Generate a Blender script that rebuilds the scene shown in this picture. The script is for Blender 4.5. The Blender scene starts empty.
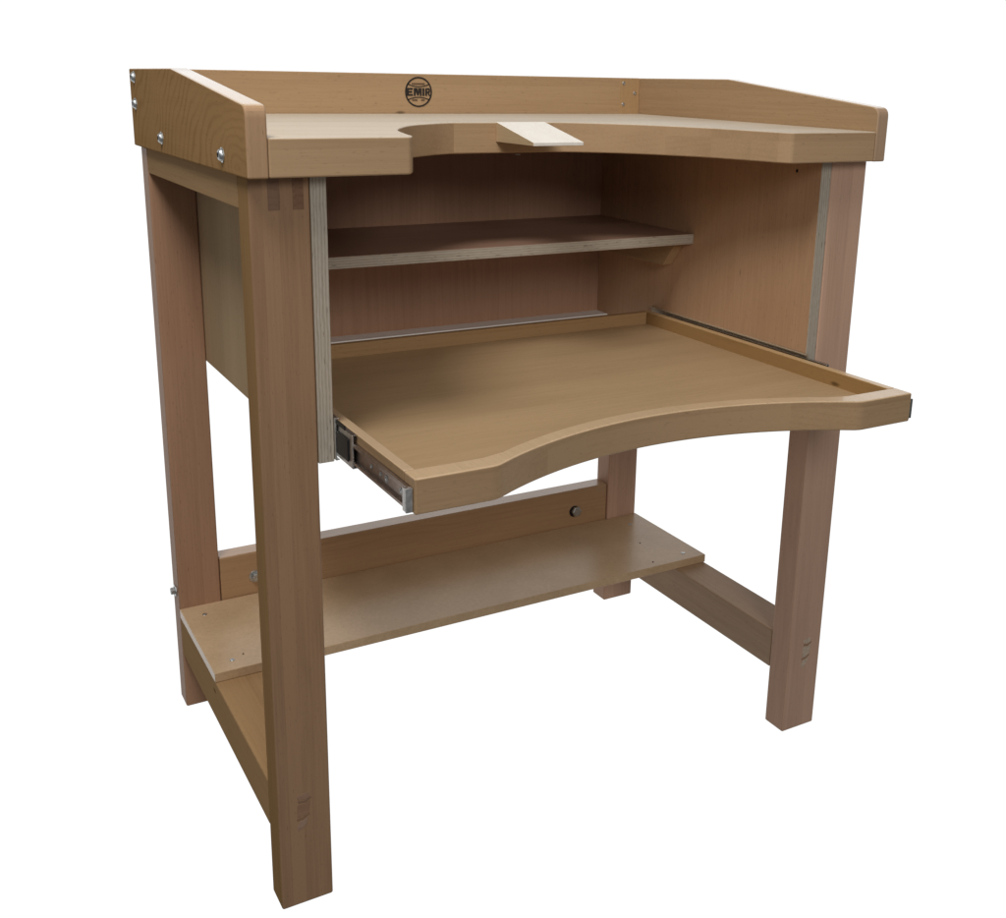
import bpy, bmesh, math, random
from mathutils import Vector, Matrix
random.seed(4)
S = bpy.context.scene
COL = S.collection

# ------------------------------------------------------------------ materials
def lin(r, g, b):
    f = lambda c: (c/255/12.92) if c/255 <= .04045 else ((c/255+.055)/1.055)**2.4
    return (f(r), f(g), f(b), 1)

class NB:
    """small node builder"""
    def __init__(s, name):
        s.m = bpy.data.materials.new(name); s.m.use_nodes = True
        s.t = s.m.node_tree; s.t.nodes.clear()
        s.out = s.t.nodes.new('ShaderNodeOutputMaterial')
        s.b = s.t.nodes.new('ShaderNodeBsdfPrincipled')
        s.t.links.new(s.b.outputs[0], s.out.inputs[0])
    def n(s, typ, **kw):
        x = s.t.nodes.new(typ)
        for k, v in kw.items(): setattr(x, k, v)
        return x
    def l(s, a, b): s.t.links.new(a, b)
    def put(s, sock, v):
        if hasattr(v, 'is_linked') or hasattr(v, 'links'): s.l(v, sock)
        else: sock.default_value = v
    def math(s, op, a, b=0., c=0.):
        x = s.n('ShaderNodeMath', operation=op)
        s.put(x.inputs[0], a); s.put(x.inputs[1], b); s.put(x.inputs[2], c)
        return x.outputs[0]
    def vmath(s, op, a, b):
        x = s.n('ShaderNodeVectorMath', operation=op)
        s.put(x.inputs[0], a); s.put(x.inputs[1], b); return x.outputs[0]
    def noise(s, vec, scale, detail=2., rough=.5):
        x = s.n('ShaderNodeTexNoise'); s.l(vec, x.inputs['Vector'])
        x.inputs['Scale'].default_value = scale; x.inputs['Detail'].default_value = detail
        x.inputs['Roughness'].default_value = rough
        return x.outputs[0]
    def comb(s, a, b, c):
        x = s.n('ShaderNodeCombineXYZ'); s.put(x.inputs[0], a); s.put(x.inputs[1], b); s.put(x.inputs[2], c)
        return x.outputs[0]
    def ramp(s, f, lo, hi):
        x = s.n('ShaderNodeMapRange'); s.put(x.inputs[0], f)
        x.inputs[1].default_value = lo; x.inputs[2].default_value = hi; x.clamp = True
        return x.outputs[0]
    def mix(s, f, a, b, mode='MIX'):
        x = s.n('ShaderNodeMix', data_type='RGBA', blend_type=mode)
        s.put(x.inputs[0], f); s.put(x.inputs[6], a); s.put(x.inputs[7], b)
        return x.outputs[2]

def wood(name, ca, cb, axis, rough=.42, ring=.22, stave=.06, stave_mix=.3, spec=.12, knots=True, pith=.05, bump=.03, coat=0., coat_rough=.2, cathedral=None, period=.0075):
    """planed beech: grain runs along `axis`; ca light colour, cb dark colour (sRGB 0-255)"""
    k = NB(name)
    tc = k.n('ShaderNodeTexCoord'); sep = k.n('ShaderNodeSeparateXYZ'); k.l(tc.outputs['Object'], sep.inputs[0])
    oi = k.n('ShaderNodeObjectInfo'); rnd = oi.outputs['Random']
    o = [sep.outputs[i] for i in range(3)]
    u = o['xyz'.index(axis)]; v, w = [o[i] for i in range(3) if 'xyz'[i] != axis]
    uo = u
    u = k.math('ADD', u, k.math('MULTIPLY', rnd, 7.3))
    r2 = k.math('FRACT', k.math('MULTIPLY', rnd, 13.7))
    # glued staves change the tone a little
    st = k.n('ShaderNodeTexWhiteNoise', noise_dimensions='2D')
    k.l(k.comb(k.math('FLOOR', k.math('DIVIDE', k.math('ADD', v, k.math('MULTIPLY', rnd, .9)), stave)),
               k.math('FLOOR', k.math('DIVIDE', k.math('ADD', w, .013), stave)), 0.), st.inputs['Vector'])
    stv = st.outputs['Value']
    us = k.math('ADD', u, k.math('MULTIPLY', stv, 2.1))
    warp = k.noise(k.comb(k.math('MULTIPLY', us, 3.), k.math('MULTIPLY', v, 14.), k.math('MULTIPLY', w, 14.)), 1., 2.)
    vv = k.math('ADD', v, k.math('MULTIPLY', k.math('SUBTRACT', stv, .5), .16))
    vv = k.math('ADD', vv, k.math('MULTIPLY', k.math('SUBTRACT', warp, .5), .055))
    ww = k.math('ADD', w, k.math('ADD', k.math('MULTIPLY', r2, .08), pith))
    ww = k.math('ADD', ww, k.math('MULTIPLY', u, .02))
    if cathedral:                      # flat-sawn face: nested arches round a point of the board
        u0, w0, tilt = cathedral
        vv = k.math('ADD', k.math('MULTIPLY', k.math('SUBTRACT', uo, u0), tilt), k.math('MULTIPLY', k.math('SUBTRACT', k.noise(tc.outputs['Object'], 9., 1.), .5), .05))
        ww = k.math('ADD', k.math('SUBTRACT', w, w0), k.math('MULTIPLY', k.math('SUBTRACT', k.noise(tc.outputs['Object'], 17., 2.), .5), .022))
    rad = k.math('SQRT', k.math('ADD', k.math('MULTIPLY', vv, vv), k.math('MULTIPLY', ww, ww)))
    sn = k.math('SINE', k.math('MULTIPLY', rad, 2*math.pi/period))
    rg = k.math('POWER', k.math('MULTIPLY_ADD', sn, .5, .5), 3.)
    msk = k.ramp(k.noise(k.comb(k.math('MULTIPLY', us, 1.7), k.math('MULTIPLY', v, 24.), k.math('MULTIPLY', w, 24.)), 1., 2.), .35, .75)
    rg = k.math('MULTIPLY', rg, k.ramp(k.noise(tc.outputs['Object'], 11., 2.), .3, .6) if cathedral else msk)
    fib = k.noise(k.comb(k.math('MULTIPLY', us, 9.), k.math('MULTIPLY', v, 420.), k.math('MULTIPLY', w, 420.)), 1., 4., .65)
    blo = k.noise(k.comb(k.math('MULTIPLY', us, 2.2), k.math('MULTIPLY', v, 16.), k.math('MULTIPLY', w, 16.)), 1., 3., .55)
    f = k.math('MULTIPLY', rg, ring)
    f = k.math('ADD', f, k.math('MULTIPLY', k.math('SUBTRACT', k.ramp(blo, .25, .75), .2), .42))
    f = k.math('ADD', f, k.math('MULTIPLY', k.math('SUBTRACT', fib, .5), .3 if cathedral else .95))
    f = k.math('ADD', f, k.math('MULTIPLY', k.math('SUBTRACT', stv, .4), stave_mix))
    x = k.n('ShaderNodeClamp'); k.l(f, x.inputs[0]); f = x.outputs[0]
    col = k.mix(f, lin(*ca), lin(*cb))
    # the little dark rays of beech
    fl = k.noise(k.comb(k.math('MULTIPLY', u, 110.), k.math('MULTIPLY', v, 650.), k.math('MULTIPLY', w, 650.)), 1., 1.)
    flm = k.ramp(fl, .66, .8)
    dark = tuple(c*.55 for c in lin(*cb)[:3]) + (1,)
    col = k.mix(k.math('MULTIPLY', flm, .42), col, dark)
    if knots:
        vo = k.n('ShaderNodeTexVoronoi', feature='F1')
        k.l(k.comb(k.math('MULTIPLY', u, 5.), k.math('MULTIPLY', v, 14.), k.math('MULTIPLY', w, 14.)), vo.inputs['Vector'])
        vo.inputs['Scale'].default_value = 1.
        kn = k.math('SUBTRACT', 1., k.ramp(vo.outputs['Distance'], .02, .05))
        col = k.mix(k.math('MULTIPLY', kn, .7), col, tuple(c*.3 for c in lin(*cb)[:3]) + (1,))
    hs = k.n('ShaderNodeHueSaturation')
    k.l(col, hs.inputs['Color'])
    k.l(k.math('MULTIPLY_ADD', k.math('FRACT', k.math('MULTIPLY', rnd, 5.3)), .14, .93), hs.inputs['Value'])
    k.l(k.math('MULTIPLY_ADD', k.math('FRACT', k.math('MULTIPLY', rnd, 9.1)), .2, .88), hs.inputs['Saturation'])
    col = hs.outputs[0]
    k.l(col, k.b.inputs['Base Color'])
    rr = k.math('ADD', rough-.05, k.math('MULTIPLY', fib, .14)); k.l(rr, k.b.inputs['Roughness'])
    k.b.inputs['Specular IOR Level'].default_value = spec
    k.b.inputs['Coat Weight'].default_value = coat; k.b.inputs['Coat Roughness'].default_value = coat_rough
    bp = k.n('ShaderNodeBump'); bp.inputs['Strength'].default_value = bump; bp.inputs['Distance'].default_value = .002
    k.l(fib, bp.inputs['Height']); k.l(bp.outputs[0], k.b.inputs['Normal'])
    return k.m

def ply_edge(name, taxis, base=(178, 168, 152), dark=(132, 119, 101), pitch=.0036):
    """cut edge of plywood: plies stacked along taxis"""
    k = NB(name)
    tc = k.n('ShaderNodeTexCoord'); sep = k.n('ShaderNodeSeparateXYZ'); k.l(tc.outputs['Object'], sep.inputs[0])
    o = [sep.outputs[i] for i in range(3)]
    t = o['xyz'.index(taxis)]; a, b = [o[i] for i in range(3) if 'xyz'[i] != taxis]
    wob = k.noise(k.comb(k.math('MULTIPLY', a, 30.), k.math('MULTIPLY', b, 30.), k.math('MULTIPLY', t, 30.)), 1., 2.)
    tt = k.math('ADD', t, k.math('MULTIPLY', wob, .0024))
    tt = k.math('ADD', tt, k.math('MULTIPLY', k.noise(k.comb(k.math('MULTIPLY', t, 260.), 0., 0.), 1., 1.), .0030))
    s = k.math('MULTIPLY_ADD', k.math('SINE', k.math('MULTIPLY', tt, 2*math.pi/pitch)), .5, .5)
    s = k.ramp(s, .3, .8)
    g = k.noise(k.comb(k.math('MULTIPLY', a, 90.), k.math('MULTIPLY', b, 90.), k.math('MULTIPLY', t, 900.)), 1., 3.)
    f = k.math('ADD', k.math('MULTIPLY', s, .42), k.math('MULTIPLY', k.math('SUBTRACT', g, .4), .9))
    x = k.n('ShaderNodeClamp'); k.l(f, x.inputs[0])
    col = k.mix(x.outputs[0], lin(*base), lin(*dark))
    sp = k.noise(k.comb(k.math('MULTIPLY', a, 55.), k.math('MULTIPLY', b, 55.), k.math('MULTIPLY', t, 500.)), 1.3, 1.)
    col = k.mix(k.math('MULTIPLY', k.ramp(sp, .69, .75), .75), col, lin(66, 48, 36))
    k.l(col, k.b.inputs['Base Color']); k.b.inputs['Roughness'].default_value = .6
    return k.m

def mdf(name, ca, cb, rough=.45):
    k = NB(name)
    tc = k.n('ShaderNodeTexCoord'); v = tc.outputs['Object']
    a = k.noise(v, 600., 2.); b = k.noise(v, 14., 4.); c = k.noise(v, 180., 2.)
    f = k.math('ADD', k.math('MULTIPLY', a, .36), k.math('MULTIPLY', b, .5)); f = k.math('ADD', f, k.math('MULTIPLY', c, .3))
    f = k.ramp(f, .35, .8)
    k.l(k.mix(f, lin(*ca), lin(*cb)), k.b.inputs['Base Color'])
    k.b.inputs['Roughness'].default_value = rough; k.b.inputs['Specular IOR Level'].default_value = .32
    return k.m

def plain(name, c, rough=.4, metal=0., noise=0.):
    k = NB(name)
    tc = k.n('ShaderNodeTexCoord')
    if noise:
        n = k.noise(tc.outputs['Object'], 260., 3.)
        k.l(k.mix(n, lin(*[x*(1-noise) for x in c]), lin(*[min(255, x*(1+noise)) for x in c])), k.b.inputs['Base Color'])
        k.l(k.math('ADD', rough-.08, k.math('MULTIPLY', n, .16)), k.b.inputs['Roughness'])
    else:
        k.b.inputs['Base Color'].default_value = lin(*c); k.b.inputs['Roughness'].default_value = rough
    k.b.inputs['Metallic'].default_value = metal
    return k.m

TAN = ((174, 141, 102), (149, 116, 78))
LEG = ((160, 127, 99), (132, 100, 75))
INN = ((192, 158, 128), (164, 130, 102))
M = {}
for a in 'xyz':
    M['tan_'+a] = wood('varnished_beech_'+a, *TAN, a)
    M['leg_'+a] = wood('steamed_beech_'+a, *LEG, a, stave=.035, ring=.16)
    M['edge_'+a] = ply_edge('plywood_edge_'+a, a)
M['leg_front'] = wood('striped_leg_beech', (158, 125, 95), (124, 94, 71), 'z', stave=.016, ring=.2, stave_mix=.55)
M['leg_pink'] = wood('pink_leg_beech', (204, 167, 142), (170, 135, 113), 'z', stave=.03, ring=.2, stave_mix=.4)
M['leg_rear'] = wood('rosy_leg_beech', (170, 134, 108), (140, 106, 83), 'z', spec=.06, stave=.05, ring=.2, stave_mix=.3)
M['stretcher'] = wood('stretcher_beech', (186, 150, 114), (152, 117, 86), 'x', stave=.2, ring=.35, spec=.5, rough=.36, coat=.6, coat_rough=.14)
M['veneer_back'] = wood('beech_veneer_back', (182, 145, 121), (154, 119, 97), 'z', ring=.25, stave=.16, knots=False, stave_mix=.15)
M['low_rail'] = wood('pale_rail_beech', (180, 150, 120), (150, 120, 94), 'y', stave=.05, ring=.25)
M['tan_y'] = wood('varnished_beech_side', (168, 135, 95), (142, 111, 74), 'y', spec=0.)
M['tray_rim'] = wood('glare_tray_rim', (204, 172, 130), (184, 152, 110), 'y', ring=.15, knots=False, rough=.4, spec=.5, coat=.5, coat_rough=.12)  # glare on the rails' top faces put into a lighter colour
M['leg_edge'] = wood('varnished_leg_edge', (156, 123, 83), (126, 95, 61), 'z', stave=.016, stave_mix=.3, spec=0.)
M['veneer'] = wood('beech_veneer', *INN, 'z', ring=.25, stave=.16, rough=.4, stave_mix=.2, bump=.015)
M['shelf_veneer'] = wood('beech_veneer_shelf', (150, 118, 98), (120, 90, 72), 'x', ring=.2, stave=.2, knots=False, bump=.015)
M['outer_veneer'] = wood('beech_veneer_outer', (188, 164, 134), (162, 139, 111), 'z', spec=0., ring=.2, stave=.2, knots=False, bump=.015)
M['tray'] = wood('tray_veneer', (180, 153, 119), (150, 124, 93), 'x', ring=.12, stave=.4, spec=.4, rough=.36, knots=False, bump=.01, stave_mix=.1)
M['cheek'] = wood('flat_sawn_beech', (164, 130, 90), (130, 98, 62), 'y', ring=.4, stave=.5, stave_mix=.0, spec=0., cathedral=(.005, .868, .42), period=.0092)
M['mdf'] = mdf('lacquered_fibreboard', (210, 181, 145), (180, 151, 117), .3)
M['top_face'] = wood('pale_glare_top', (194, 179, 157), (168, 150, 126), 'x', ring=.15, knots=False, rough=.5)  # pale wood with the glare on the top mixed into its colour
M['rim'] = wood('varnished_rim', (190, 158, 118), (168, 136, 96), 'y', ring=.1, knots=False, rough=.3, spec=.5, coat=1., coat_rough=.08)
M['cheek_end'] = wood('cheek_end_grain', (172, 140, 109), (148, 117, 88), 'z', ring=.1, stave=.5, knots=False)
M['pale'] = wood('pale_gap_strip', (238, 234, 226), (222, 216, 206), 'x', ring=.1, knots=False)
M['pin'] = wood('raw_pale_beech', (241, 235, 225), (220, 210, 195), 'y', ring=.2, stave=.1, rough=.55, knots=False)
M['tenon_dark'] = wood('tenon_end_brown', (132, 101, 76), (110, 82, 60), 'y', ring=.4, stave=.02, knots=False)
M['tenon_pink'] = wood('tenon_end_pink', (152, 121, 98), (130, 100, 80), 'y', ring=.4, stave=.02, knots=False)
M['tenon_mark'] = wood('tenon_end_mark', (150, 124, 102), (128, 102, 82), 'y', ring=.4, stave=.02, knots=False)
M['pin_side'] = wood('sawn_pin_side', (206, 180, 142), (178, 150, 112), 'y', ring=.35, stave=.1, rough=.6, knots=False)  # sides and underside tanner than the pin's top
M['end'] = wood('end_grain', (130, 99, 76), (100, 73, 54), 'y', ring=.5, stave=.02, stave_mix=.2, knots=False)
M['steel'] = plain('zinc_plated_steel', (190, 194, 194), .42, 1., .12)
M['rail'] = plain('galvanised_rail', (206, 206, 204), .34, 1., .2)
M['rail_zinc'] = plain('tan_reflection_zinc', (178, 160, 134), .5, .2, .1)  # tan reflection painted into the right-hand channel's colour
M['rail_end'] = plain('dark_zinc', (104, 108, 104), .5, .4, .1)
M['rail_dark'] = plain('oiled_rail', (176, 164, 156), .38, 1., .2)
M['black'] = plain('black_plastic_and_void', (20, 20, 21), .4)
k_ = NB('black_ink'); tc_ = k_.n('ShaderNodeTexCoord')
n_ = k_.noise(tc_.outputs['Object'], 420., 3., .7); n2_ = k_.noise(tc_.outputs['Object'], 90., 2.)
k_.l(k_.mix(k_.ramp(k_.math('ADD', k_.math('MULTIPLY', n_, .6), k_.math('MULTIPLY', n2_, .4)), .54, .78), lin(22, 16, 12), lin(84, 60, 40)), k_.b.inputs['Base Color'])
k_.b.inputs['Roughness'].default_value = .65
M['ink'] = k_.m
M['ink_soft'] = plain('faded_ink', (92, 66, 46), .6)
M['filler'] = plain('wood_filler', (178, 160, 140), .6, 0., .25)
M['shadow_gap'] = plain('bare_hole', (30, 22, 16), .8)

# ------------------------------------------------------------------ mesh helpers
def finish(name, bm, mats, parent, bevel=.0012, seg=2, angle=20):
    bmesh.ops.remove_doubles(bm, verts=bm.verts, dist=1e-6)
    bmesh.ops.recalc_face_normals(bm, faces=bm.faces)
    me = bpy.data.meshes.new(name); bm.to_mesh(me); bm.free()
    for m in (mats if isinstance(mats, (list, tuple)) else [mats]): me.materials.append(m)
    for p in me.polygons: p.use_smooth = True
    me.set_sharp_from_angle(angle=math.radians(angle))
    o = bpy.data.objects.new(name, me); COL.objects.link(o)
    if parent is not None: o.parent = parent
    if bevel:
        b = o.modifiers.new('soft_edge', 'BEVEL'); b.width = bevel; b.segments = seg
        b.limit_method = 'ANGLE'; b.angle_limit = math.radians(30); b.harden_normals = True
    return o

def bm_box(bm, x0, x1, y0, y1, z0, z1):
    vs = [bm.verts.new((x, y, z)) for x in (x0, x1) for y in (y0, y1) for z in (z0, z1)]
    for f in ((0, 1, 3, 2), (4, 6, 7, 5), (0, 4, 5, 1), (2, 3, 7, 6), (0, 2, 6, 4), (1, 5, 7, 3)):
        bm.faces.new([vs[i] for i in f])

def box(name, x0, x1, y0, y1, z0, z1, mat, parent, bevel=.0015, seg=2):
    bm = bmesh.new(); bm_box(bm, x0, x1, y0, y1, z0, z1)
    return finish(name, bm, mat, parent, bevel, seg)

def bm_prism(bm, pts, axis, lo, hi):
    """extrude a 2D outline along an axis; pts are the two remaining coordinates in xyz order"""
    def P(p, t):
        if axis == 'x': return (t, p[0], p[1])
        if axis == 'y': return (p[0], t, p[1])
        return (p[0], p[1], t)
    a = [bm.verts.new(P(p, lo)) for p in pts]; b = [bm.verts.new(P(p, hi)) for p in pts]
    bm.faces.new(a); bm.faces.new(b[::-1])
    n = len(pts)
    for i in range(n): bm.faces.new((a[i], b[i], b[(i+1) % n], a[(i+1) % n]))

def prism(name, pts, axis, lo, hi, mat, parent, bevel=.0015, seg=2, angle=14):
    bm = bmesh.new(); bm_prism(bm, pts, axis, lo, hi)
    return finish(name, bm, mat, parent, bevel, seg, angle)

def panel(name, x0, x1, y0, y1, z0, z1, taxis, face_mat, parent, bevel=.0006):
    """plywood board: veneered faces, layered edges"""
    o = box(name, x0, x1, y0, y1, z0, z1, [face_mat, M['edge_'+taxis]], parent, bevel, 1)
    ti = 'xyz'.index(taxis)
    for p in o.data.polygons: p.material_index = 0 if abs(p.normal[ti]) > .9 else 1
    return o

def fillet(p, c, n, r, k=5):
    """points rounding corner c between p and n"""
    p, c, n = Vector(p), Vector(c), Vector(n)
    d1 = (p-c).normalized(); d2 = (n-c).normalized()
    a, b = c+d1*r, c+d2*r
    return [tuple(((1-t)**2)*a + 2*t*(1-t)*c + t*t*b) for t in [i/k for i in range(k+1)]]

def bm_lathe(bm, prof, axis, origin, n=20):
    """prof = (radius, height) list; height along +axis direction vector"""
    ax = Vector(axis).normalized()
    q = Vector((0, 0, 1)).rotation_difference(ax)
    rings = []
    for r, h in prof:
        rings.append([bm.verts.new(Vector(origin) + q @ Vector((r*math.cos(2*math.pi*i/n), r*math.sin(2*math.pi*i/n), h))) for i in range(n)])
    for a, b in zip(rings, rings[1:]):
        for i in range(n): bm.faces.new((a[i], a[(i+1) % n], b[(i+1) % n], b[i]))
    bm.faces.new(rings[0][::-1]); bm.faces.new(rings[-1])

def button_bolt(parent, origin, axis, r=.0062):
    """round-headed bolt on a washer, with a hexagon socket"""
    bm = bmesh.new()
    prof = [(r*1.25, 0), (r*1.25, .0010), (r*1.12, .0014), (r*1.0, .0014), (r*.98, .0026), (r*.85, .0040), (r*.6, .0048), (r*.46, .0050), (r*.44, .0026)]
    bm_lathe(bm, prof, axis, origin, 22)
    fl = list(bm.faces)
    ob = finish('bolt', bm, [M['steel'], M['black']], parent, 0, angle=25)
    ax = Vector(axis).normalized()
    far = max(p.center.dot(ax) for p in ob.data.polygons)
    for p in ob.data.polygons:
        d = (p.center-Vector(origin)); h = d.dot(ax); rad = (d-ax*h).length
        if rad < r*.47 and h > .0020: p.material_index = 1
    return ob

def hex_bolt(parent, origin, axis, r=.0078, washer=True):
    bm = bmesh.new()
    if washer: bm_lathe(bm, [(r*1.5, 0), (r*1.5, .0012), (r*1.4, .0016)], axis, origin, 24)
    o2 = Vector(origin) + Vector(axis).normalized()*.0016
    bm_lathe(bm, [(r, 0), (r, .0050), (r*.86, .0060)], axis, o2, 6)
    ob = finish('bolt', bm, [M['steel'], M['black']], parent, .0004, 1, 25)
    return ob

def screw(parent, origin, axis, r=.0035, name='screw', mat=None):
    bm = bmesh.new()
    bm_lathe(bm, [(r, 0), (r, .0004), (r*.9, .0007), (r*.45, .0007), (r*.42, .0003)], axis, origin, 16)
    return finish(name, bm, mat or M['steel'], parent, 0, angle=25)

# ------------------------------------------------------------------ measures (metres, read off the photograph)
W, w, d, D, ZU, ZT = .8449, .0631, .0395, .4927, .8600, .8998
XR = W - w
t = .0180
PX0, PX1 = w + t, XR - t
ZP = .5516
YB = .525

bench = bpy.data.objects.new('workbench', None); COL.objects.link(bench)
bench['label'] = "beech jeweller's workbench with semicircular cutout top, pale bench pin, pulled-out tray and low rear shelf"
bench['category'] = 'workbench'

# ------------------------------------------------------------------ legs
legs = {}
for key, x0, y0 in (('fl', 0, 0), ('fr', XR, 0), ('rl', 0, D), ('rr', XR, D)):
    legs[key] = box('leg', x0, x0+w, y0, y0+d, 0, ZU-.0004, M[{'fl': 'leg_front', 'fr': 'leg_pink', 'rl': 'leg_rear', 'rr': 'leg_pink'}[key]], bench, .0028, 3)
legs['fl'].data.materials.append(M['leg_edge'])
for p in legs['fl'].data.polygons:
    if p.normal.x < -.9: p.material_index = 1
def tenon(parent, x0, x1, z0, z1, mat):
    box('tenon_end', x0, x1, -.0004, .004, z0, z1, mat, parent, .0002, 1)
for x0, x1 in ((.0197, .0319), (.0451, .0565)): tenon(legs['fl'], x0, x1, .8262, ZU-.001, M['end'])
# through tenons of the low side rails: worn, filled end grain
def worn_tenon(parent, xa, mat_a, mat_b):
    W0 = .0185
    for pts, m in (
            ([(.0015, .1490), (.0150, .1515), (.0165, .1440), (.0110, .1425), (.0020, .1440)], mat_a),
            ([(.0025, .1425), (.0105, .1412), (.0180, .1445), (.0182, .1420), (.0110, .1380), (.0025, .1392)], mat_b),
            ([(.0020, .1378), (.0105, .1368), (.0170, .1400), (.0150, .1255), (.0095, .1215), (.0008, .1205)], mat_a),
            ([(.0005, .1190), (.0090, .1200), (.0155, .1240), (.0158, .1212), (.0085, .1165), (.0003, .1158)], mat_b),
            ([(.0040, .1145), (.0085, .1153), (.0140, .1185), (.0115, .1095), (.0060, .1045), (.0005, .1030), (.0008, .1075)], mat_a)):
        prism('tenon_end', [(xa+p[0], p[1]) for p in pts], 'y', -.0003, .003, m, parent, .0002, 1)
worn_tenon(legs['fl'], .0215, M['tenon_pink'], M['tenon_dark'])
worn_tenon(legs['fr'], .8080, M['filler'], M['tenon_mark'])
hex_bolt(legs['rl'], (0, .515, .190), (-1, 0, 0), .0062)

# ------------------------------------------------------------------ rails
for s, x0, x1 in ((0, 0, .042), (1, W-.042, W)):
    box('top_rail', x0+.0004, x1-.0004, d+.0003, D-.0003, .825, ZU-.0005, M['tan_y'], bench, .001)
for x0 in (0, XR):
    box('side_rail', x0+.0004, x0+w+(.006 if x0 == 0 else -.0004), d+.0003, D-.0003, .0920, .1540, M['tan_y' if x0 == 0 else 'low_rail'], bench, .0022, 3)
st = box('stretcher', w+.0012, XR-.0012, D+.0025, D+.0345, .1560, .2372, M['stretcher'], bench, .0022, 3)
screw(st, (.7102, D+.0025, .1953), (0, -1, 0), .0108, 'counterbore', M['shadow_gap'])
hex_bolt(st, (.7118, D+.0018, .1962), (0, -1, 0), .0096, False)
hex_bolt(st, (.1185, D+.0025, .1965), (0, -1, 0), .0066)

# lower shelf of fibreboard, notched round nothing: it stops at the rear legs
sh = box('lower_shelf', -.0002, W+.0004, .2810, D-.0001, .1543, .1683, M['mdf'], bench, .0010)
for x, y in ((.0295, .4585), (.0305, .3068), (.8137, .3032), (.8040, .4500)): screw(sh, (x, y, .1683), (0, 0, 1), .0036)
for x, y in ((.0485, .3160), (.7716, .3724), (.7454, .2973)):
    screw(sh, (x, y, .1683), (0, 0, 1), .0013, 'pilot_hole', M['shadow_gap'])

# ------------------------------------------------------------------ cabinet under the top
panel('side_panel', w+.0003, PX0, .0005, YB-.001, ZP, ZU-.0006, 'x', M['outer_veneer'], bench)
sp = panel('side_panel', PX1, XR-.0003, .0005, YB-.001, ZP, ZU-.0006, 'x', M['veneer'], bench)
for y, z in ((.0469, .8438),): screw(sp, (PX1, y, z), (-1, 0, 0), .0022, 'pilot_hole', M['shadow_gap'])
panel('back_panel', w+.0006, XR-.0006, YB-.0005, YB+.0115, .5480, ZU-.0006, 'y', M['veneer_back'], bench)
box('gap_strip', PX0+.0001, PX1-.0001, .4900, YB-.0006, .5480, .5615, M['pale'], bench, .0006)  # pale strip added in place of the bright gap under the back panel
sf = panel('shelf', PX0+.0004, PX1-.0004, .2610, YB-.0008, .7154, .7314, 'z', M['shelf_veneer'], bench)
for side in (0, 1):
    xa, xb = (PX1-.0185, PX1-.0002) if side else (PX0+.0002, PX0+.0185)
    prism('shelf_bracket', [(.286, .7150), (.286, .7090), (.312, .6760), (.500, .6760), (.500, .7150)], 'x', xa, xb, M['tan_y'], bench, .001)

# ------------------------------------------------------------------ table top with the semicircular cutout
CX = .4238
x0, x1, yf, yb = .0150, .8298, -.0250, .5155
FY = .2520
def catmull(P, n=10):
    res = []
    for i in range(1, len(P)-2):
        p0, p1, p2, p3 = [Vector(q) for q in P[i-1:i+3]]
        for j in range(n):
            q = j/n
            res.append(tuple(.5*((2*p1)+(p2-p0)*q+(2*p0-5*p1+4*p2-p3)*q*q+(3*p1-p0-3*p2+p3)*q**3)))
    return res + [P[-2]]
ctl = [(.160, -.060), (.1725, -.010), (.1815, .028), (.2045, .104), (.2550, .187), (.3080, .2325), (.3470, FY), (.385, .262)]
arcL = catmull(ctl)
arcR = [(2*CX - p[0], p[1]) for p in reversed(arcL)]
cl, cr = (.1640, yf), (2*CX-.1640, yf)
out = [(x0, yf)] + fillet((x0, yf), cl, arcL[0], .004) + arcL + arcR + fillet(arcR[-1], cr, (x1, yf), .006) + [(x1, yf), (x1, yb), (x0, yb)]
ztop = lambda y: .8984 + (y-yf)*.0094
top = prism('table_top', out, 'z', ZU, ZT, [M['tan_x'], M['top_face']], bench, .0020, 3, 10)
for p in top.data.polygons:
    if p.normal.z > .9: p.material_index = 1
for v in top.data.vertices:
    if v.co.z > ZU+.01: v.co.z = ztop(v.co.y)

# cheeks and back board round the top
def cheek(xa, xb, sgn):
    f = .9290
    sl = (.2840, .9631)
    pts = [(-.0252, ZU-.0004)] + fillet((-.0252, ZU), (-.0252, f), sl, .012, 6) + [sl, (.5429, .9631), (.5429, ZU-.0004)]
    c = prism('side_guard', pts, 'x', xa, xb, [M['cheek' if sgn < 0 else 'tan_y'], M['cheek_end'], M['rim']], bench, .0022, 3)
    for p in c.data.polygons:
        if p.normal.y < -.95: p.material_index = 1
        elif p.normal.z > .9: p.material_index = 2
        elif p.normal.y < -.3: p.material_index = 1
    xo = xa if sgn < 0 else xb
    for y, z in ((.5080, .9515), (.5095, .9165), (.3550, .8790), (.0640, .8772)):
        button_bolt(c, (xo, y, z), (sgn, 0, 0))
    return c
cheek(-.0065, .0149, -1)
cheek(.8299, .8500, 1)
bb = box('back_board', .0151, .8297, .5162, .5428, ZU-.0002, .9630, M['tan_x'], bench, .0018, 3)
box('end_lamella', .7890, .8294, .5159, .5180, ZT+.0004, .9615, M['tan_z'], bb, .0001, 1)
for x, z in ((.7965, .9540), (.8198, .9377), (.7968, .9193)):
    screw(bb, (x, .5159, z), (0, -1, 0), .0030, 'barrel_nut')

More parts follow.
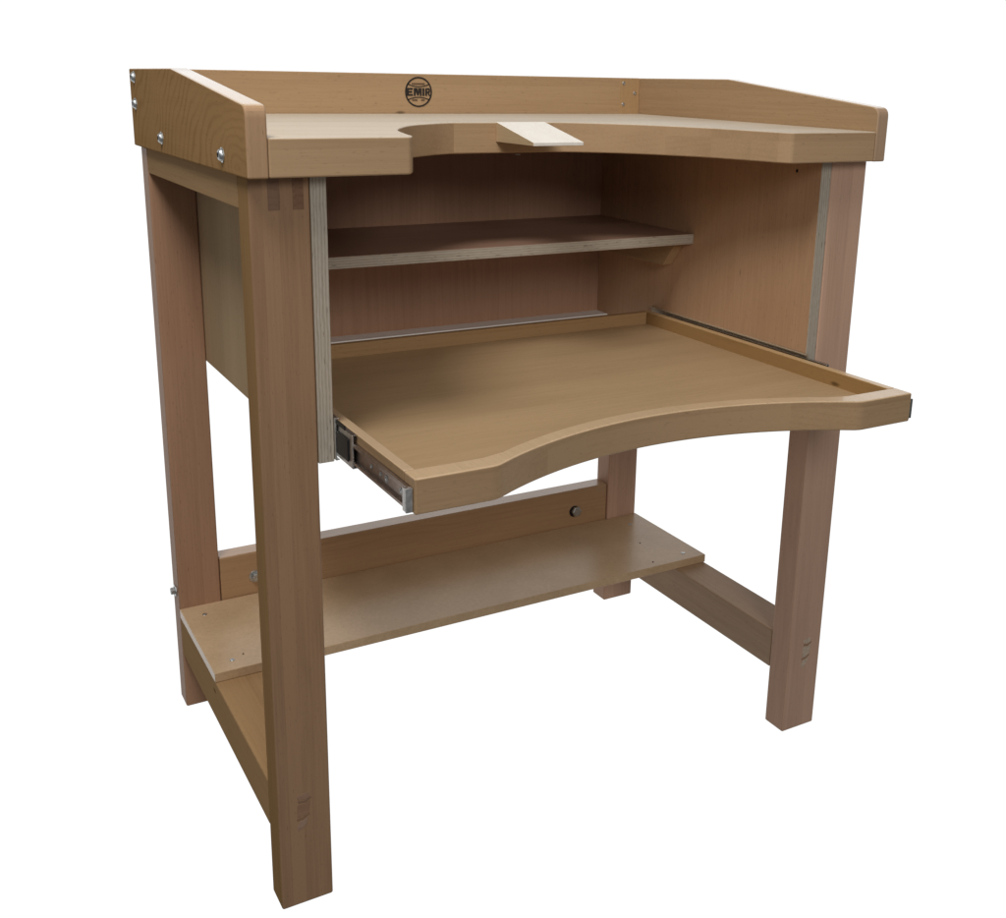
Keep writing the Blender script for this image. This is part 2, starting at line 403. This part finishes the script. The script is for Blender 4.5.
# printed emblem on the back board
def emblem():
    cx, cz, r = .4147, .9360, .0226
    y0, y1 = .51555, .5163
    bm = bmesh.new()
    def strip(pa, pb, closed=False):
        n = len(pa)
        A = [[bm.verts.new((p[0], y, p[1])) for p in q] for q in (pa, pb) for y in (y0, y1)]
        for i in range(n if closed else n-1):
            j = (i+1) % n
            a0, a1, b0, b1 = A[0], A[1], A[2], A[3]
            for quad in ((a0[i], a0[j], b0[j], b0[i]), (a1[i], b1[i], b1[j], a1[j]), (a0[i], a1[i], a1[j], a0[j]), (b0[i], b0[j], b1[j], b1[i])):
                bm.faces.new(quad)
    N = 64
    ring = lambda q: [(cx+q*math.cos(2*math.pi*i/N), cz+q*math.sin(2*math.pi*i/N)) for i in range(N)]
    strip(ring(r), ring(r-.0023), True)
    for s in (1, -1):
        xs = [-.0186 + .0372*i/24 for i in range(25)]
        zc = lambda x: s*(.0079 + .0040*(x/.0186)**2)
        strip([(cx+x, cz+zc(x)+.0007) for x in xs], [(cx+x, cz+zc(x)-.0007) for x in xs])
    ob = finish('emblem', bm, M['ink'], bb, 0)
    # lettering
    bm = bmesh.new()
    def poly(pts): bm_prism(bm, [(cx+a, cz+b) for a, b in pts], 'y', y0, y1)
    H = .0058
    def rect(a, b, c, e): poly([(a, c), (b, c), (b, e), (a, e)])
    # E
    rect(-.0198, -.0166, -H, H); rect(-.0166, -.0098, H-.0026, H); rect(-.0166, -.0108, -.0012, .0013); rect(-.0166, -.0096, -H, -H+.0026)
    # M
    rect(-.0080, -.0051, -H, H); rect(.0022, .0051, -H, H)
    poly([(-.0051, H), (-.0022, H), (-.0003, -.0012), (-.0003, -H+.0005), (-.0024, -H+.0005), (-.0051, .0012)])
    poly([(.0022, H), (-.0007, H), (-.0003, -.0012), (-.0003, -H+.0005), (.0000, -H+.0005), (.0022, .0012)])
    # I
    rect(.0066, .0097, -H, H)
    # R
    rect(.0113, .0142, -H, H); rect(.0142, .0176, H-.0024, H); rect(.0142, .0176, -.0012, .0010)
    poly([(.0176, H), (.0192, H-.0011), (.0192, .0001), (.0176, -.0012), (.0168, -.0002), (.0168, H-.0016)])
    poly([(.0150, -.0012), (.0176, -.0012), (.0200, -H), (.0172, -H)])
    finish('lettering', bm, M['ink'], bb, 0)
    # the two lines of small print, too fine to read
    bm = bmesh.new()
    def small(xs, zc):
        for a, b in xs:
            z = zc
            rect(a, b, z-.0011, z+.0011)
    rr = random.Random(2)
    x = -.0112; row = []
    while x < .0096:
        wd = rr.uniform(.0011, .0019); row.append((x, x+wd)); x += wd+rr.uniform(.0003, .0006)
    small(row, .0121)
    finish('small_print', bm, M['ink_soft'], bb, 0); bm = bmesh.new()
    row = []; x = -.0108
    while x < .0100:
        wd = rr.uniform(.0011, .0018)
        if not -.0022 < x < .0026: row.append((x, x+wd))
        x += wd+rr.uniform(.0003, .0006)
    small(row, -.0122)
    finish('small_print', bm, M['ink_soft'], bb, 0)
emblem()

# bench pin wedged against the flat of the cutout
bm = bmesh.new()
pl, pr = .4100, .4855
yb_, yt = FY-.0002, .1500
prof = [(yb_, .8752), (yb_, ztop(FY)+.0004), (yt, .8796), (yt, .8752)]
bm_prism(bm, prof, 'x', pl, pr)
pin = finish('bench_pin', bm, [M['pin'], M['pin_side']], bench, .0006, 2)
for p in pin.data.polygons:
    if abs(p.normal.x) > .5 or p.normal.z < -.5: p.material_index = 1
screw(bench, (.4317, .2300, .8598), (0, 0, -1), .0040, 'pin_screw')

# ------------------------------------------------------------------ pulled-out tray
DX0, DX1, DY0, DZ0, DZ1 = .0904, .7533, -.1946, .5582, .5946
DYB = .3425
tr = box('drawer_tray', DX0+.004, DX1-.004, -.100, DYB+.004, .5660, .5748, M['tray'], bench, 0)
ka, kb = .1790, W-.1790+.002
cxm = (ka+kb)/2; half = (kb-ka)/2
sag = .0660
Rr = (half*half + sag*sag)/(2*sag)
def arc_y(x): return DY0 + sag - Rr + math.sqrt(max(0, Rr*Rr - (x-cxm)**2))
# small fillet where the straight ends meet the sweep
raw = [(DX0, DY0), (ka, DY0)]
n = 44
arc = [(ka + (kb-ka)*i/n, arc_y(ka + (kb-ka)*i/n)) for i in range(n+1)]
def soften(px):
    res = []
    for x, y in px: res.append((x, y))
    return res
f1 = fillet((DX0, DY0), (ka, DY0), arc[2], .008, 4)
f2 = fillet(arc[-3], (kb, DY0), (DX1, DY0), .008, 4)
front = [(DX0, DY0)] + f1 + arc[2:-2] + f2 + [(DX1, DY0)]
th = .0270
inner = [(DX1, DY0+th), (kb+.004, DY0+th)] + [(x, max(DY0+th, arc_y(x)+.022)) for x, y in reversed(arc[2:-2])] + [(ka-.004, DY0+th), (DX0, DY0+th)]
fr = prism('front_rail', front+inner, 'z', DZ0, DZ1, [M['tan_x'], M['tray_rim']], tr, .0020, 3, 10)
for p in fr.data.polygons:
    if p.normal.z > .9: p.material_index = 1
# tray floor follows the sweep up to the rail
sr = .0120
for xa, xb in ((DX0, DX0+sr), (DX1-sr, DX1)):
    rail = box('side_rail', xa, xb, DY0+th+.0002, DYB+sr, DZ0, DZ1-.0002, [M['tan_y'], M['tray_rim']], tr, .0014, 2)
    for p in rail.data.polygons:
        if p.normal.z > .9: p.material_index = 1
box('back_rail', DX0+sr+.0002, DX1-sr-.0002, DYB, DYB+sr-.0002, DZ0, DZ1-.0004, M['tan_x'], tr, .0014, 2)
bm = bmesh.new()
flo = [(DX0+sr-.002, DY0+th-.003)] + [(ka, DY0+th-.003)] + [(x, arc_y(x)+.016) for x, y in arc[4:-4]] + [(kb, DY0+th-.003), (DX1-sr+.002, DY0+th-.003), (DX1-sr+.002, -.09), (DX0+sr-.002, -.09)]
# (one floor outline replaces the plain box)
flo = flo[:-2] + [(DX1-sr+.002, DYB+.003), (DX0+sr-.002, DYB+.003)]
bm_prism(bm, flo, 'z', .5660, .5748)
bmesh.ops.recalc_face_normals(bm, faces=bm.faces)
old = tr.data; me = bpy.data.meshes.new('drawer_tray'); bm.to_mesh(me); bm.free(); me.materials.append(M['tray']); tr.data = me; bpy.data.meshes.remove(old)
for m in list(tr.modifiers): tr.modifiers.remove(m)

# telescopic slides, one each side
def slide(s):
    X = (lambda a: a) if s == 0 else (lambda a: W - a + .0)
    def bx(bm, a, b, *r):
        xa, xb = sorted((X(a), X(b))); bm_box(bm, xa, xb, *r)
    zt_ = .6020 if s == 0 else .5990
    # channel screwed to the cabinet
    bm = bmesh.new()
    bx(bm, PX0+.0001, PX0+.0012, -.004, .36, .5540, zt_)
    bx(bm, PX0+.0012, PX0+.0045, -.004, .36, .5540, .5552); bx(bm, PX0+.0012, PX0+.0045, -.004, .36, zt_-.0012, zt_)
    ch = finish('drawer_slide', bm, M['rail_zinc'] if s else M['rail'], bench, .0003, 1)
    # middle member standing out of the cabinet
    bm = bmesh.new()
    bx(bm, PX0+.0030, PX0+.0042, -.047, .32, .5575, .5950)
    bx(bm, PX0+.0042, PX0+.0082, -.047, .32, .5575, .5587); bx(bm, PX0+.0042, PX0+.0082, -.047, .32, .5938, .5950)
    mm = finish('middle_member', bm, M['rail'], ch, .0003, 1)
    stops = [(PX0+.0010, PX0+.0029, -.038, -.0045, .5630, .5880), (PX0+.0043, PX0+.0080, -.046, -.036, .5880, .5936),
             (PX0+.0043, PX0+.0080, -.046, -.036, .5589, .5650)]
    if s == 0: stops.append((PX0+.0010, PX0+.0029, -.030, -.0045, .5955, .6005))
    for q in stops:  # black stops, partly blocks painted dark for the slide's shaded hollows
        bm = bmesh.new(); bx(bm, *q)
        finish('void_stop', bm, M['black'], ch, .0008, 2)
    # runner screwed to the drawer
    bm = bmesh.new()
    e = DX0 if s == 0 else DX0 + (W-DX0-DX1)
    bx(bm, e-.0014, e-.0002, DY0+.007, .30, .5615, .5850)
    bx(bm, e-.0050, e-.0014, DY0+.007, .30, .5615, .5627); bx(bm, e-.0050, e-.0014, DY0+.007, .30, .5838, .5850)
    bx(bm, e-.0056, e-.0050, DY0+.009, .30, .5627, .5655); bx(bm, e-.0056, e-.0050, DY0+.009, .30, .5815, .5838)
    rn = finish('runner', bm, M['rail_dark'], tr, .0003, 1)
    return rn, e, X
for s in (0, 1):
    rn, e, X = slide(s)
    sg = -1 if s == 0 else 1
    bm = bmesh.new()
    xa, xb = sorted((X(e-.0078), X(e-.0003))); bm_box(bm, xa, xb, DY0+.0040, DY0+.0066, .5602, .5850)
    xa, xb = sorted((X(e-.0078), X(e-.0062))); bm_box(bm, xa, xb, DY0+.0066, DY0+.0130, .5608, .5845)
    oc = finish('runner_end', bm, M['rail'] if s == 0 else M['rail_end'], bench, .0007, 2)
    oc.parent = tr
    for y, r in ((-.165, .0034), (-.128, .0042), (-.113, .0028), (-.088, .0030)):
        screw(tr, (X(e-.0014), y, .5733), (sg, 0, 0), r, 'screw', M['steel'])

# ------------------------------------------------------------------ light: one big lamp high on the left, a white surround behind
wd = bpy.data.worlds.new('World'); S.world = wd; wd.use_nodes = True
nt = wd.node_tree; nt.nodes.clear()
wo = nt.nodes.new('ShaderNodeOutputWorld'); bg = nt.nodes.new('ShaderNodeBackground')
tc = nt.nodes.new('ShaderNodeTexCoord')
dp = nt.nodes.new('ShaderNodeVectorMath'); dp.operation = 'DOT_PRODUCT'
dv = Vector((.447, .83, -.334)).normalized(); dp.inputs[1].default_value = dv
nt.links.new(tc.outputs['Generated'], dp.inputs[0])
mr = nt.nodes.new('ShaderNodeMapRange'); mr.interpolation_type = 'SMOOTHSTEP'
mr.inputs[1].default_value = .30; mr.inputs[2].default_value = .60; mr.inputs[3].default_value = .17; mr.inputs[4].default_value = 1.06
nt.links.new(dp.outputs['Value'], mr.inputs[0])
cm = nt.nodes.new('ShaderNodeCombineColor')
for i in range(3): nt.links.new(mr.outputs[0], cm.inputs[i])
nt.links.new(cm.outputs[0], bg.inputs[0]); nt.links.new(bg.outputs[0], wo.inputs[0])

def area(name, loc, target, size, energy, col):
    l = bpy.data.lights.new(name, 'AREA'); l.shape = 'DISK'; l.size = size; l.energy = energy; l.color = col
    o = bpy.data.objects.new(name, l); COL.objects.link(o); o.location = loc
    o.rotation_euler = (Vector(target)-Vector(loc)).to_track_quat('-Z', 'Y').to_euler()
    return o
area('side_lamp', (-.65, -.50, 2.60), (.42, .15, .7), .75, 29, (1, .98, .96))
area('front_lamp', (-.25, -3.0, 2.10), (.42, .0, .50), 1.2, 33, (1, .99, .98))
area('overhead_lamp', (.35, .1, 2.75), (.42, .2, .6), 1.4, 7, (1, .99, .98))

# ------------------------------------------------------------------ camera
cd = bpy.data.cameras.new('camera'); cam = bpy.data.objects.new('camera', cd); COL.objects.link(cam)
cam.location = (-.295104, -1.072473, .955625)
cam.rotation_euler = (1.30642741, -.01682427, -.5129160)
cd.sensor_fit = 'HORIZONTAL'; cd.sensor_width = 36
cd.lens = 1087.0914/1006*36
cd.shift_x = (503-523.149)/1006; cd.shift_y = (375.068-459)/1006
cd.clip_start = .05; cd.clip_end = 100
S.camera = cam
S.view_settings.view_transform = 'Standard'; S.view_settings.look = 'None'
S.view_settings.exposure = 0; S.view_settings.gamma = 1
S.render.engine = 'CYCLES'; S.cycles.use_denoising = True
S.cycles.max_bounces = 10; S.cycles.diffuse_bounces = 6
